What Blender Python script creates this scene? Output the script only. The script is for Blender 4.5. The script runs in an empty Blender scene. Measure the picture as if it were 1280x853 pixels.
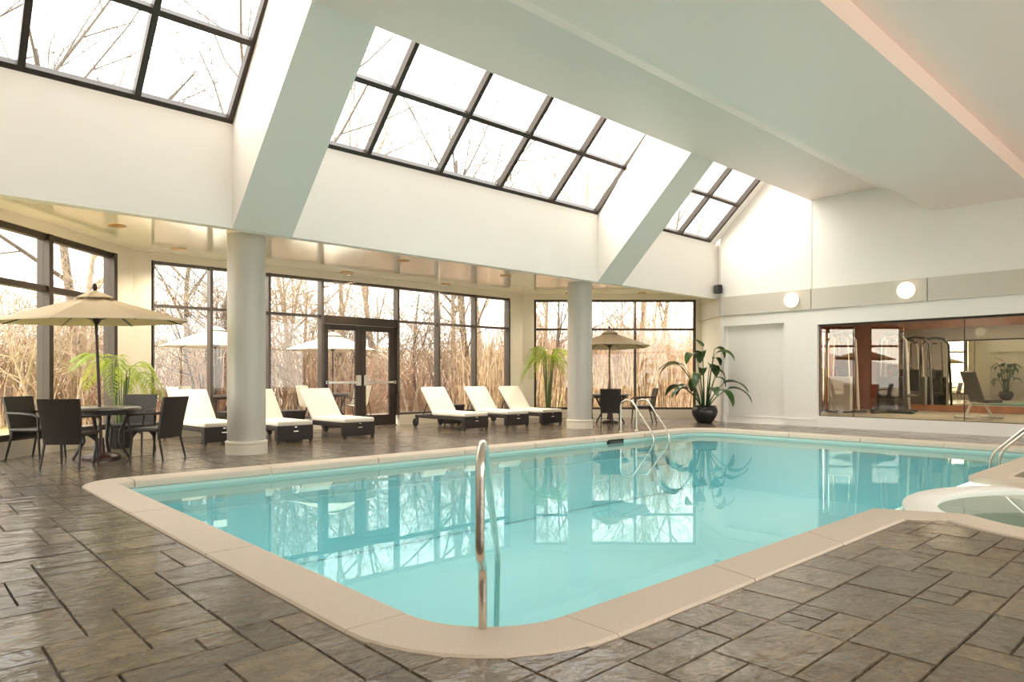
import bpy, bmesh, math, random
from mathutils import Vector, Matrix
R_ = math.radians
sc = bpy.context.scene
col = sc.collection
rng = random.Random(7)

# ------------------------------------------------------------------ camera, sky, exposure
CAM_H, TH = 1.15, R_(47.3)                     # eye height, heading measured from +X
cd = bpy.data.cameras.new('camera'); cam = bpy.data.objects.new('camera', cd); col.objects.link(cam)
cam.location = (0, 0, CAM_H); cam.rotation_euler = (R_(90), 0, TH - R_(90))
cd.sensor_width = 36; cd.lens = 24; cd.shift_y = 45.5 / 1280; cd.clip_start = .05; cd.clip_end = 400
sc.camera = cam
w = bpy.data.worlds.new('overcast'); sc.world = w; w.use_nodes = True
bg = w.node_tree.nodes['Background']; bg.inputs[1].default_value = 1.0
_tc = w.node_tree.nodes.new('ShaderNodeTexCoord'); _sx = w.node_tree.nodes.new('ShaderNodeSeparateXYZ')
_rp = w.node_tree.nodes.new('ShaderNodeValToRGB')
_rp.color_ramp.elements[0].position = 0.0; _rp.color_ramp.elements[0].color = (1.0, .96, .90, 1)
_rp.color_ramp.elements[1].position = .75; _rp.color_ramp.elements[1].color = (.985, .975, .965, 1)
w.node_tree.links.new(_tc.outputs['Generated'], _sx.inputs[0]); w.node_tree.links.new(_sx.outputs[2], _rp.inputs[0])
w.node_tree.links.new(_rp.outputs[0], bg.inputs[0])
sd = bpy.data.lights.new('sun', 'SUN'); sun = bpy.data.objects.new('sun', sd); col.objects.link(sun)
sd.energy = 1.0; sd.angle = R_(60); sd.color = (1, .93, .8); sun.location = (-8, 20, 25)
sun.rotation_euler = Vector((.9, -.22, -.55)).to_track_quat('-Z', 'Y').to_euler()
sc.view_settings.view_transform = 'Standard'; sc.view_settings.look = 'None'
sc.view_settings.gamma = 1; sc.view_settings.use_curve_mapping = False
sc.view_settings.exposure = 2.42
sc.cycles.max_bounces = 12; sc.cycles.diffuse_bounces = 7; sc.cycles.transparent_max_bounces = 16
sc.cycles.caustics_reflective = False; sc.cycles.caustics_refractive = False

# ------------------------------------------------------------------ materials
def _new(name):
    m = bpy.data.materials.new(name); m.use_nodes = True
    nt = m.node_tree; return m, nt, nt.nodes['Principled BSDF'], nt.nodes, nt.links
def mat(name, c, rough=.5, metal=0., var=0., vs=4., bump=0., bs=60., spec=.5, coat=0., emit=0., world=False, c2=None):
    m, nt, b, N, L = _new(name)
    b.inputs['Base Color'].default_value = (*c, 1); b.inputs['Roughness'].default_value = rough
    b.inputs['Metallic'].default_value = metal; b.inputs['Specular IOR Level'].default_value = spec
    b.inputs['Coat Weight'].default_value = coat; b.inputs['Coat Roughness'].default_value = .12
    if emit:
        b.inputs['Emission Color'].default_value = (*c, 1); b.inputs['Emission Strength'].default_value = emit
    if world: vec = N.new('ShaderNodeNewGeometry').outputs['Position']
    else: vec = N.new('ShaderNodeTexCoord').outputs['Object']
    if var or c2:
        n = N.new('ShaderNodeTexNoise'); n.inputs['Scale'].default_value = vs; n.inputs['Detail'].default_value = 6
        r = N.new('ShaderNodeValToRGB'); d = c2 or tuple(x * (1 - var) for x in c)
        r.color_ramp.elements[0].color = (*d, 1); r.color_ramp.elements[1].color = (*c, 1)
        r.color_ramp.elements[0].position = .35; r.color_ramp.elements[1].position = .65
        L.new(vec, n.inputs['Vector']); L.new(n.outputs[0], r.inputs[0]); L.new(r.outputs[0], b.inputs['Base Color'])
    if bump:
        n2 = N.new('ShaderNodeTexNoise'); n2.inputs['Scale'].default_value = bs; n2.inputs['Detail'].default_value = 4
        bp = N.new('ShaderNodeBump'); bp.inputs['Strength'].default_value = bump; bp.inputs['Distance'].default_value = .01
        L.new(vec, n2.inputs['Vector']); L.new(n2.outputs[0], bp.inputs['Height']); L.new(bp.outputs[0], b.inputs['Normal'])
    return m
def clear_mat(name, tint, f0, power=5., rough=0., bump=0., bs=3., gloss=(1, 1, 1)):
    # clear sheet: transparent plus a mirror reflection that grows towards grazing angles
    m, nt, b, N, L = _new(name); N.remove(b); out = N['Material Output']
    lw = N.new('ShaderNodeLayerWeight'); lw.inputs[0].default_value = .5
    p = N.new('ShaderNodeMath'); p.operation = 'POWER'; p.inputs[1].default_value = power
    s = N.new('ShaderNodeMath'); s.operation = 'MULTIPLY_ADD'; s.inputs[1].default_value = 1 - f0; s.inputs[2].default_value = f0
    t = N.new('ShaderNodeBsdfTransparent'); t.inputs[0].default_value = (*tint, 1)
    g = N.new('ShaderNodeBsdfGlossy'); g.inputs['Roughness'].default_value = rough; g.inputs['Color'].default_value = (*gloss, 1)
    x = N.new('ShaderNodeMixShader')
    L.new(lw.outputs['Facing'], p.inputs[0]); L.new(p.outputs[0], s.inputs[0]); L.new(s.outputs[0], x.inputs[0])
    L.new(t.outputs[0], x.inputs[1]); L.new(g.outputs[0], x.inputs[2]); L.new(x.outputs[0], out.inputs[0])
    if bump:
        n = N.new('ShaderNodeTexNoise'); n.inputs['Scale'].default_value = bs; n.inputs['Detail'].default_value = 2
        bp = N.new('ShaderNodeBump'); bp.inputs['Strength'].default_value = bump; bp.inputs['Distance'].default_value = .02
        L.new(N.new('ShaderNodeNewGeometry').outputs['Position'], n.inputs['Vector'])
        L.new(n.outputs[0], bp.inputs['Height']); L.new(bp.outputs[0], g.inputs['Normal']); L.new(bp.outputs[0], lw.inputs['Normal'])
    return m
def stone_mat(name):
    m, nt, b, N, L = _new(name)
    pos = N.new('ShaderNodeNewGeometry').outputs['Position']
    at = N.new('ShaderNodeAttribute'); at.attribute_name = 'tint'
    def noise(s, d, x=1., rot=0):
        mp = N.new('ShaderNodeMapping'); mp.inputs['Scale'].default_value = (1, x, 1); mp.inputs['Rotation'].default_value = (0, 0, rot)
        n = N.new('ShaderNodeTexNoise'); n.inputs['Scale'].default_value = s; n.inputs['Detail'].default_value = d
        n.inputs['Roughness'].default_value = .62; n.inputs['Distortion'].default_value = .6
        L.new(pos, mp.inputs[0]); L.new(mp.outputs[0], n.inputs['Vector']); return n.outputs[0]
    def math_(op, a, bb):
        q = N.new('ShaderNodeMath'); q.operation = op
        for i, v in enumerate((a, bb)):
            if isinstance(v, (int, float)): q.inputs[i].default_value = v
            else: L.new(v, q.inputs[i])
        return q.outputs[0]
    big, mid, fine = noise(1.9, 6), noise(10, 12, 1.6), noise(55, 6)
    mix = math_('ADD', math_('MULTIPLY', mid, .62), math_('MULTIPLY', big, .3))
    mix = math_('ADD', math_('ADD', mix, math_('MULTIPLY', at.outputs['Fac'], .20)), math_('MULTIPLY', math_('SUBTRACT', fine, .5), .35))
    r = N.new('ShaderNodeValToRGB'); e = r.color_ramp.elements
    e[0].position = .36; e[0].color = (.046, .029, .015, 1); e[1].position = .74; e[1].color = (.28, .20, .115, 1)
    k = e.new(.54); k.color = (.125, .086, .048, 1)
    L.new(mix, r.inputs[0]); L.new(r.outputs[0], b.inputs['Base Color'])
    rr = N.new('ShaderNodeMapRange'); rr.inputs[1].default_value = .3; rr.inputs[2].default_value = .7
    rr.inputs[3].default_value = .10; rr.inputs[4].default_value = .24
    L.new(big, rr.inputs[0]); L.new(rr.outputs[0], b.inputs['Roughness'])
    chip = noise(4.2, 3, 1.4); chip2 = noise(20, 4, 1.8)
    hh = math_('MULTIPLY', chip, 1.6)
    for h_, k_ in ((math_('SNAP', chip, .07), 1.2), (chip2, .45), (mid, .7), (math_('SNAP', mid, .085), .75), (fine, .3)):
        hh = math_('ADD', hh, math_('MULTIPLY', h_, k_))
    bp = N.new('ShaderNodeBump'); bp.inputs['Strength'].default_value = .9; bp.inputs['Distance'].default_value = .035
    L.new(hh, bp.inputs['Height']); L.new(bp.outputs[0], b.inputs['Normal'])
    b.inputs['Specular IOR Level'].default_value = .55
    b.inputs['Coat Weight'].default_value = .58; b.inputs['Coat Roughness'].default_value = .13
    b2 = N.new('ShaderNodeBump'); b2.inputs['Strength'].default_value = .35; b2.inputs['Distance'].default_value = .03
    L.new(chip, b2.inputs['Height']); L.new(b2.outputs[0], b.inputs['Coat Normal'])
    return m
M = {}
M['wall'] = mat('cream_paint', (.85, .815, .77), .55, var=.02, vs=.6)
M['white'] = mat('white_paint', (.86, .84, .79), .5)
M['ceil'] = mat('ceiling_paint', (.95, .80, .745), .42)
M['beam'] = mat('beam_paint', (.82, .77, .715), .42)
M['soffit'] = mat('gloss_soffit_paint', (.90, .84, .76), .14, spec=.7, coat=1.)
M['band'] = mat('greige_panel', (.60, .55, .48), .45)
M['column'] = mat('column_paint', (.52, .50, .455), .4)
M['sill'] = mat('sill_paint', (.76, .70, .60), .45)
M['frame'] = mat('bronze_frame', (.045, .032, .024), .42, metal=.3)
M['frame_grey'] = mat('dark_aluminium', (.11, .092, .08), .4, metal=.4)
M['glass'] = clear_mat('window_glass', (.97, .975, .96), .03)
M['gymglass'] = clear_mat('tinted_glass', (.93, .88, .80), .04)
M['stone'] = stone_mat('stamped_slate')
M['grout'] = mat('grout', (.15, .108, .074), .55, bump=.2, world=True)
M['coping'] = mat('coping_aggregate', (.74, .615, .50), .6, var=.22, vs=220, bump=.12, bs=260, world=True)
M['basin'] = mat('pool_plaster', (.43, .83, .885), .6)
M['tile'] = mat('waterline_plaster', (.60, .74, .69), .5)
M['water'] = clear_mat('pool_water', (.90, .98, .985), .03, 6.0, bump=.05, bs=1.1, gloss=(.60, .72, .72))
M['spawater'] = clear_mat('spa_water', (.9, .97, .94), .025, 4.5, bump=.04, bs=2)
M['spabasin'] = mat('spa_plaster', (.42, .52, .46), .6)
M['steel'] = mat('brushed_steel', (.72, .69, .62), .22, metal=1.)
M['wicker'] = mat('dark_wicker', (.030, .020, .016), .5, var=.5, vs=90, bump=.5, bs=140)
M['tabletop'] = mat('table_stone', (.16, .13, .11), .3, var=.3, vs=30)
M['canvas'] = mat('beige_canvas', (.60, .50, .38), .85, bump=.1, bs=300)
M['whitecanvas'] = mat('white_canvas', (.68, .62, .50), .85)
M['darkwood'] = mat('dark_wood', (.045, .018, .012), .35)
M['cushion'] = mat('white_cushion', (.83, .80, .73), .8, bump=.05, bs=40)
M['black'] = mat('black_plastic', (.012, .012, .012), .4)
M['pot'] = mat('charcoal_pot', (.035, .032, .032), .3)
M['soil'] = mat('soil', (.05, .035, .025), .9)
M['leaf'] = mat('dark_leaf', (.055, .12, .03), .35, var=.4, vs=6)
M['palm'] = mat('palm_leaf', (.30, .40, .07), .45, var=.45, vs=3)
def translucent(m, c, f):
    nt = m.node_tree; N, L = nt.nodes, nt.links; t = N.new('ShaderNodeBsdfTranslucent'); t.inputs[0].default_value = (*c, 1)
    x = N.new('ShaderNodeMixShader'); x.inputs[0].default_value = f; L.new(N['Principled BSDF'].outputs[0], x.inputs[1]); L.new(t.outputs[0], x.inputs[2]); L.new(x.outputs[0], N['Material Output'].inputs[0])
translucent(M['palm'], (.50, .60, .06), .35)
M['stem'] = mat('plant_stem', (.10, .14, .04), .5)
M['lamp'] = mat('opal_glass', (1., .88, .66), .3, emit=.42)
M['lampring'] = mat('brass_ring', (.45, .26, .10), .35, metal=.6)
M['downlens'] = mat('downlight_lens', (1., .62, .30), .3, emit=.16)
M['bark'] = mat('grey_bark', (.15, .118, .092), .9, var=.35, vs=8, bump=.4, bs=30)
M['palebark'] = mat('pale_bark', (.50, .39, .27), .9, var=.35, vs=5, bump=.3, bs=30)
M['twig'] = mat('pink_tan_twigs', (.60, .41, .29), .9, c2=(.30, .19, .13), vs=4., world=True)
M['reed'] = mat('dry_reeds', (.74, .55, .37), .9, c2=(.36, .24, .145), vs=5., world=True)
M['grass'] = mat('pale_winter_grass', (.62, .60, .20), .95, c2=(.50, .45, .17), vs=1.2, world=True)
M['litter'] = mat('leaf_litter', (.55, .44, .31), .95, c2=(.38, .29, .20), vs=2.5, world=True)
M['patio'] = mat('patio_concrete', (.52, .42, .32), .85, var=.15, vs=2, world=True)
M['mirror'] = mat('mirror_silver', (.80, .84, .79), .01, metal=1.)
M['redwood'] = mat('cherry_wood', (.40, .15, .06), .35, var=.35, vs=3)
M['gymwall'] = mat('russet_wall', (.25, .08, .048), .5)
M['gymceil'] = mat('gym_ceiling', (.55, .47, .34), .7)
M['carpet'] = mat('gym_carpet', (.42, .38, .30), .95, var=.1, vs=40)
M['machine'] = mat('grey_machine', (.68, .67, .65), .35)
M['machine_dark'] = mat('machine_dark', (.05, .045, .045), .4)
M['vinyl'] = mat('grey_vinyl', (.07, .062, .05), .4)
M['panel'] = mat('gym_fill_panel', (1, .9, .72), .4, emit=13.)  # glow of the panels added to light the gym

# ------------------------------------------------------------------ mesh helpers
class MB:
    def __init__(s): s.v = []; s.f = []
    def add(s, v, f):
        o = len(s.v); s.v += [tuple(p) for p in v]; s.f += [tuple(i + o for i in q) for q in f]; return s
    def box(s, x0, x1, y0, y1, z0, z1):
        v = [(x, y, z) for x in (x0, x1) for y in (y0, y1) for z in (z0, z1)]
        return s.add(v, [(0, 1, 3, 2), (4, 6, 7, 5), (0, 4, 5, 1), (2, 3, 7, 6), (0, 2, 6, 4), (1, 5, 7, 3)])
    def obox(s, O, U, V, W, a, b, c):        # box on three axes: U over a, V over b, W over c
        O, U, V, W = map(Vector, (O, U, V, W))
        v = [O + U * x + V * y + W * z for x in a for y in b for z in c]
        return s.add(v, [(0, 1, 3, 2), (4, 6, 7, 5), (0, 4, 5, 1), (2, 3, 7, 6), (0, 2, 6, 4), (1, 5, 7, 3)])
    def rbox(s, c, sz, r=.02, seg=2, mtx=None):
        bm = bmesh.new(); bmesh.ops.create_cube(bm, size=1)
        for q in bm.verts: q.co = Vector((q.co.x * sz[0], q.co.y * sz[1], q.co.z * sz[2]))
        bmesh.ops.bevel(bm, geom=bm.edges[:], offset=r, segments=seg, affect='EDGES', profile=.5)
        bm.verts.index_update(); m = Matrix.Translation(Vector(c)) @ (mtx or Matrix())
        s.add([m @ q.co for q in bm.verts], [[q.index for q in f.verts] for f in bm.faces]); bm.free(); return s
    def prism(s, poly, z0, z1):
        n = len(poly); v = [(x, y, z0) for x, y in poly] + [(x, y, z1) for x, y in poly]
        return s.add(v, [tuple(range(n))[::-1], tuple(range(n, 2 * n))] + [(i, (i + 1) % n, n + (i + 1) % n, n + i) for i in range(n)])
    def tube(s, pts, r, n=8, cap=True):
        pts = [Vector(p) for p in pts]; k = len(pts); rs = r if isinstance(r, (list, tuple)) else [r] * k
        t0 = (pts[1] - pts[0]).normalized(); a = t0.orthogonal().normalized(); vs = []
        for i, p in enumerate(pts):
            t = (pts[min(i + 1, k - 1)] - pts[max(i - 1, 0)])
            t = t.normalized() if t.length > 1e-9 else t0
            a = a - t * a.dot(t); a = a.normalized() if a.length > 1e-6 else t.orthogonal().normalized()
            b = t.cross(a)
            for j in range(n):
                g = 2 * math.pi * j / n; vs.append(p + (a * math.cos(g) + b * math.sin(g)) * rs[i])
        f = [(i * n + j, i * n + (j + 1) % n, (i + 1) * n + (j + 1) % n, (i + 1) * n + j) for i in range(k - 1) for j in range(n)]
        if cap: f += [tuple(range(n))[::-1], tuple(range((k - 1) * n, k * n))]
        return s.add(vs, f)
    def lathe(s, prof, n=24, c=(0, 0, 0)):
        k = len(prof); v = []
        for r, z in prof:
            for j in range(n):
                g = 2 * math.pi * j / n; v.append((c[0] + r * math.cos(g), c[1] + r * math.sin(g), c[2] + z))
        f = [(i * n + j, i * n + (j + 1) % n, (i + 1) * n + (j + 1) % n, (i + 1) * n + j) for i in range(k - 1) for j in range(n)]
        f += [tuple(range(n))[::-1], tuple(range((k - 1) * n, k * n))]
        return s.add(v, f)
    def sheet(s, grid, t=None):              # grid of points -> quads; t: thickness downwards
        R, C = len(grid), len(grid[0]); v = [p for row in grid for p in row]
        f = [(i * C + j, i * C + j + 1, (i + 1) * C + j + 1, (i + 1) * C + j) for i in range(R - 1) for j in range(C - 1)]
        return s.add(v, f)
def tag(o, label=None, category=None, group=None, kind=None):
    for k, v in (('label', label), ('category', category), ('group', group), ('kind', kind)):
        if v: o[k] = v
    return o
def mk(name, mb, m, parent=None, smooth=False, **kw):
    me = bpy.data.meshes.new(name); me.from_pydata(mb.v, [], mb.f)
    bm = bmesh.new(); bm.from_mesh(me); bmesh.ops.recalc_face_normals(bm, faces=bm.faces[:]); bm.to_mesh(me); bm.free()
    me.materials.append(M[m] if isinstance(m, str) else m)
    if smooth:
        me.polygons.foreach_set('use_smooth', [True] * len(me.polygons))
        try: me.set_sharp_from_angle(angle=R_(40))
        except Exception: pass
    o = bpy.data.objects.new(name, me); col.objects.link(o)
    if parent: o.parent = parent
    return tag(o, **kw)
def empty(name, loc=(0, 0, 0), rz=0, **kw):
    o = bpy.data.objects.new(name, None); col.objects.link(o); o.location = loc; o.rotation_euler = (0, 0, rz)
    o.empty_display_size = .1
    return tag(o, **kw)
def copy_tree(o, parent=None):
    c = o.copy(); col.objects.link(c); c.parent = parent
    for ch in list(o.children): copy_tree(ch, c)
    return c
def place(proto, used, loc, rz, scale=1., **kw):
    o = proto if not used else copy_tree(proto)
    used.append(1); o.location = loc; o.rotation_euler = (0, 0, rz); o.scale = (scale,) * 3
    return tag(o, **kw)
def clip(poly, n, c):                        # keep the side n.p <= c
    out = []
    for i in range(len(poly)):
        a, b = poly[i], poly[(i + 1) % len(poly)]
        da, db = n[0] * a[0] + n[1] * a[1] - c, n[0] * b[0] + n[1] * b[1] - c
        if da <= 0: out.append(a)
        if da * db < 0:
            t = da / (da - db); out.append((a[0] + (b[0] - a[0]) * t, a[1] + (b[1] - a[1]) * t))
    return out
def arc(cx, cy, r, a0, a1, n):
    return [(cx + r * math.cos(R_(a0 + (a1 - a0) * i / n)), cy + r * math.sin(R_(a0 + (a1 - a0) * i / n))) for i in range(n + 1)]

# ------------------------------------------------------------------ plan of the hall (metres)
XL, XR, YN = -.35, 16.0, -4.0                # left wall, right wall, near wall
PA0, PA1 = Vector((XL, 10.25, 0)), Vector((3.40, 14.0, 0))      # left bay facet
PB1 = Vector((13.32, 14.0, 0)); PC1 = Vector((17.06, 10.57, 0)); PD = Vector((XR, 9.35, 0))
ZW0, ZTR, ZW1, ZSOF = .24, 2.51, 3.35, 3.50
YS, ZS0, ZS1 = 9.5, 3.20, 4.64               # knee wall under the skylights
YC, ZC = 7.02, 5.30                          # main ceiling edge
SLOPE = .95
ZTOP = ZS1 + SLOPE * (YS - YC)

# ------------------------------------------------------------------ pool outline
SPA = (7.87, .47)
IN = dict(x0=1.88, x1=13.58, y0=2.25, y1=8.39); CW = .35
def pool_loop(off, corners=(.52, .17, .60, .30), n=10):
    # near-left, far-left, far-right, near-right; off: outward offset from the water edge
    x0, x1, y0, y1 = IN['x0'] - off, IN['x1'] + off, IN['y0'] - off, IN['y1'] + off
    r = [c + off for c in corners]
    return (arc(x0 + r[0], y0 + r[0], r[0], 270, 180, n), arc(x0 + r[1], y1 - r[1], r[1], 180, 90, n),
            arc(x1 - r[2], y1 - r[2], r[2], 90, 0, n), arc(x1 - r[3], y0 + r[3], r[3], 0, -90, n))

# ------------------------------------------------------------------ floor: grout bed with a hole, stamped slabs on it
floor = empty('floor', kind='structure', label='brown stamped slate pool deck with a wet sheen', category='floor')
room_poly = [(XL, YN), (XR, YN), (XR, PD.y), (PC1.x, PC1.y), (PB1.x, PB1.y), (PA1.x, PA1.y), (XL, PA0.y)]
hole = []
nl, fl_, fr, nr = pool_loop(.17)
hole += nl + fl_ + fr + nr
hole += [(9.45, IN['y0'] - .17)] + arc(SPA[0], SPA[1], 1.82, 40, -220, 40) + [(6.22, IN['y0'] - .17)]
bm = bmesh.new()
for loop in (room_poly, hole):
    vs = [bm.verts.new((x, y, -.014)) for x, y in loop]
    for i in range(len(vs)): bm.edges.new((vs[i], vs[(i + 1) % len(vs)]))
bmesh.ops.triangle_fill(bm, use_beauty=True, edges=bm.edges[:])
bm.verts.index_update(); g = MB(); g.v = [tuple(v.co) for v in bm.verts]; g.f = [[v.index for v in f.verts] for f in bm.faces]; bm.free()
mk('grout_bed', g, 'grout', floor)

HP = []                                       # half planes of the room
for a, b in zip(room_poly, room_poly[1:] + room_poly[:1]):
    n = (b[1] - a[1], -(b[0] - a[0])); L_ = math.hypot(*n); n = (n[0] / L_, n[1] / L_); HP.append((n, n[0] * a[0] + n[1] * a[1]))
def convex_room(p):
    for i, (n, c) in enumerate(HP):
        if i in (1, 2): continue              # the two walls that meet in a re-entrant corner
        p = clip(p, n, c)
        if len(p) < 3: return []
    return p
def ashlar(x0, x1, y0, y1, g=.175):
    nx, ny = max(1, round((x1 - x0) / g)), max(1, round((y1 - y0) / g)); gx, gy = (x1 - x0) / nx, (y1 - y0) / ny
    occ = [[0] * ny for _ in range(nx)]; out = []
    sizes = [(3, 2), (2, 3), (2, 2), (2, 1), (1, 2), (3, 1), (1, 1), (2, 2), (3, 2), (2, 1)]
    for j in range(ny):
        for i in range(nx):
            if occ[i][j]: continue
            for _ in range(8):
                a, b = rng.choice(sizes)
                if i + a <= nx and j + b <= ny and not any(occ[p][q] for p in range(i, i + a) for q in range(j, j + b)): break
            else: a = b = 1
            for p in range(i, i + a):
                for q in range(j, j + b): occ[p][q] = 1
            out.append([(x0 + i * gx, y0 + j * gy), (x0 + (i + a) * gx, y0 + j * gy), (x0 + (i + a) * gx, y0 + (j + b) * gy), (x0 + i * gx, y0 + (j + b) * gy)])
    return out
xo0, xo1, yo0, yo1 = IN['x0'] - CW - .008, IN['x1'] + CW + .008, IN['y0'] - CW - .008, IN['y1'] + CW + .008
stones = []
for p in ashlar(XL, xo0, YN, yo1): stones.append(p)
for p in ashlar(XL, 17.1, yo1, 14.0): stones.append(p)
for p in ashlar(xo0, XR, YN, yo0): stones.append(p)
for p in ashlar(xo1, XR, yo0, yo1): stones.append(p)
for cx_, cy_, r_, q in ((IN['x0'] + .52, IN['y0'] + .52, .52 + CW, (xo0, IN['x0'] + .52, yo0, IN['y0'] + .52)),
                        (IN['x0'] + .17, IN['y1'] - .17, .17 + CW, (xo0, IN['x0'] + .17, IN['y1'] - .17, yo1)),
                        (IN['x1'] - .6, IN['y1'] - .6, .6 + CW, (IN['x1'] - .6, xo1, IN['y1'] - .6, yo1))):
    for p in ashlar(*q):
        mx, my = sum(a for a, _ in p) / 4 - cx_, sum(b for _, b in p) / 4 - cy_; d = math.hypot(mx, my) or 1
        n = (-mx / d, -my / d); p = clip(p, n, n[0] * cx_ + n[1] * cy_ - (r_ - .02))
        if len(p) > 2: stones.append(p)
res = []
for p in stones:
    p = convex_room(p)
    if len(p) < 3: continue
    mx, my = sum(a for a, _ in p) / len(p), sum(b for _, b in p) / len(p)
    if mx > XR and my < PD.y + (mx - XR) * 1.16: continue
    d = math.hypot(mx - SPA[0], my - SPA[1])
    if d < 2.6 and 38 < math.degrees(math.atan2(my - SPA[1], mx - SPA[0])) < 141: continue
    if d < 3:
        n = (-(mx - SPA[0]) / d, -(my - SPA[1]) / d); p = clip(p, n, n[0] * SPA[0] + n[1] * SPA[1] - 2.03)
        if len(p) < 3: continue
    A = abs(sum(p[i][0] * p[(i + 1) % len(p)][1] - p[(i + 1) % len(p)][0] * p[i][1] for i in range(len(p)))) / 2
    if A < .006: continue
    f_, l_ = mx * math.cos(TH) + my * math.sin(TH), mx * math.sin(TH) - my * math.cos(TH)
    vis = f_ > .8 and abs(l_ / f_) < .80 and CAM_H / f_ < .49
    res.append((-(A / f_ ** 3) if vis else 0, p, mx, my))
res.sort(key=lambda t: t[0])
def stone_geo(mb, p, mx, my):
    # worn slab: wavy outline, sloping edges, slight tilt
    q = []
    for i in range(len(p)):
        (ax, ay), (bx, by) = p[i], p[(i + 1) % len(p)]; L_ = math.hypot(bx - ax, by - ay) or 1
        q.append((ax, ay))
        if L_ > .1:
            for t in (rng.uniform(.25, .42), rng.uniform(.58, .75)):
                o = rng.uniform(-.001, .0035); q.append((ax + (bx - ax) * t - (by - ay) / L_ * o, ay + (by - ay) * t + (bx - ax) / L_ * o))
    def inset(d):
        return [(x + math.copysign(min(d, abs(mx - x) * .4), mx - x), y + math.copysign(min(d, abs(my - y) * .4), my - y)) for x, y in q]
    d = rng.uniform(.005, .008)
    a, b = inset(.0015), inset(d); n = len(q); z = rng.uniform(-.0025, .001); tx, ty = rng.uniform(-.004, .004), rng.uniform(-.004, .004)
    mb.add([(x, y, -.014) for x, y in a] + [(x, y, z + (x - mx) * tx + (y - my) * ty) for x, y in b],
           [(i, (i + 1) % n, n + (i + 1) % n, n + i) for i in range(n)] + [tuple(range(n, 2 * n))])
def set_tint(o, vals):
    a = o.data.attributes.new('tint', 'FLOAT', 'FACE'); a.data.foreach_set('value', vals)
field, ft = MB(), []
for i, (_, p, mx, my) in enumerate(res):
    t = rng.random()
    if i < 300:
        mb = MB(); stone_geo(mb, p, mx, my); o = mk('stone', mb, 'stone', floor); set_tint(o, [t] * len(mb.f))
    else:
        k = len(field.f); stone_geo(field, p, mx, my); ft += [t] * (len(field.f) - k)
o = mk('stone_field', field, 'stone', floor, kind='stuff'); set_tint(o, ft)

# ------------------------------------------------------------------ pool
pool = empty('swimming_pool', (0, 0, 0), label='long turquoise indoor swimming pool with pale rounded stone coping', category='swimming pool')
def coping_piece(pairs, parent, name='coping_stone', z=.010, th=.10):
    prof = [(.035, -th + z), (.0, -th + z + .02), (.0, z - .02), (.012, z - .005), (.03, z), (-.012, z), (0, z - .012), (0, z - .06)]
    rows = []
    for (ix, iy), (ox, oy) in pairs:
        L_ = math.hypot(ox - ix, oy - iy); ux, uy = (ox - ix) / L_, (oy - iy) / L_; row = []
        for k, (t, zz) in enumerate(prof):
            q = t if k < 5 else L_ + t
            row.append((ix + ux * q, iy + uy * q, zz))
        rows.append(row)
    n = len(prof); mb = MB(); v = [p for r in rows for p in r]
    f = [(i * n + j, i * n + (j + 1) % n, (i + 1) * n + (j + 1) % n, (i + 1) * n + j) for i in range(len(rows) - 1) for j in range(n)]
    f += [tuple(range(n)), tuple(range((len(rows) - 1) * n, len(rows) * n))[::-1]]
    mb.add(v, f); return mk(name, mb, 'coping', parent, smooth=True)
ci, co = pool_loop(0), pool_loop(CW)
for a, b in zip(ci[:3], co[:3]): coping_piece(list(zip(a, b)), pool)
def straight(p0, p1, q0, q1, k):
    gap = .0025
    for i in range(k):
        t0, t1 = i / k + gap / 2, (i + 1) / k - gap / 2
        lerp = lambda u, v, t: (u[0] + (v[0] - u[0]) * t, u[1] + (v[1] - u[1]) * t)
        coping_piece([(lerp(p0, p1, t0), lerp(q0, q1, t0)), (lerp(p0, p1, t1), lerp(q0, q1, t1))], pool)
straight(ci[0][-1], ci[1][0], co[0][-1], co[1][0], 3)
straight(ci[1][-1], ci[2][0], co[1][-1], co[2][0], 7)
straight(ci[2][-1], (ci[2][-1][0], 2.25), co[2][-1], (co[2][-1][0], 1.90), 4)
JL, JR = (6.36, 2.25), (9.34, 2.25)
straight(JL, ci[0][0], (6.08, 1.90), co[0][0], 3)
straight((13.57, 2.25), JR, (13.57, 1.90), (9.56, 1.90), 3)
# basin
loop = [p for a in pool_loop(.03) for p in a]
mb = MB(); n = len(loop); cx0 = (7.5, 5.0)
zb = [-.06, -.30, -1.25]
for k in range(2):
    mb2 = MB(); mb2.add([(x, y, zb[k]) for x, y in loop] + [(x, y, zb[k + 1]) for x, y in loop], [(i, (i + 1) % n, n + (i + 1) % n, n + i) for i in range(n)])
    if k == 1: mb2.add([(x, y, zb[2]) for x, y in loop], [tuple(range(n))])
    mk(('waterline_band', 'basin')[k], mb2, ('tile', 'basin')[k], pool, smooth=False)
mb = MB(); mb.add([(x, y, -.125) for x, y in loop], [tuple(range(n))]); mk('water', mb, 'water', pool)
for r_, z in ((.62, -.28), (.95, -.5), (1.28, -.75)):
    mb = MB(); c0 = (IN['x0'] + .16, IN['y0'] + .16); poly = [c0] + arc(c0[0], c0[1], r_, -8, 98, 14)
    mb.prism(poly, -1.24, z); mk('step', mb, 'basin', pool)
mb = MB(); mb.box(IN['x0'] + .02, IN['x1'] - .4, IN['y1'] - .12, IN['y1'] + .03, -1.24, -.42); mk('ledge', mb, 'basin', pool)
sk = mk('skimmer', MB().box(10.26, 10.72, IN['y1'] - .012, IN['y1'] + .05, -.135, -.055), 'black', pool)
mk('skimmer_flap', MB().box(10.29, 10.69, IN['y1'] - .018, IN['y1'] - .008, -.13, -.09), 'frame_grey', sk)

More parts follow.
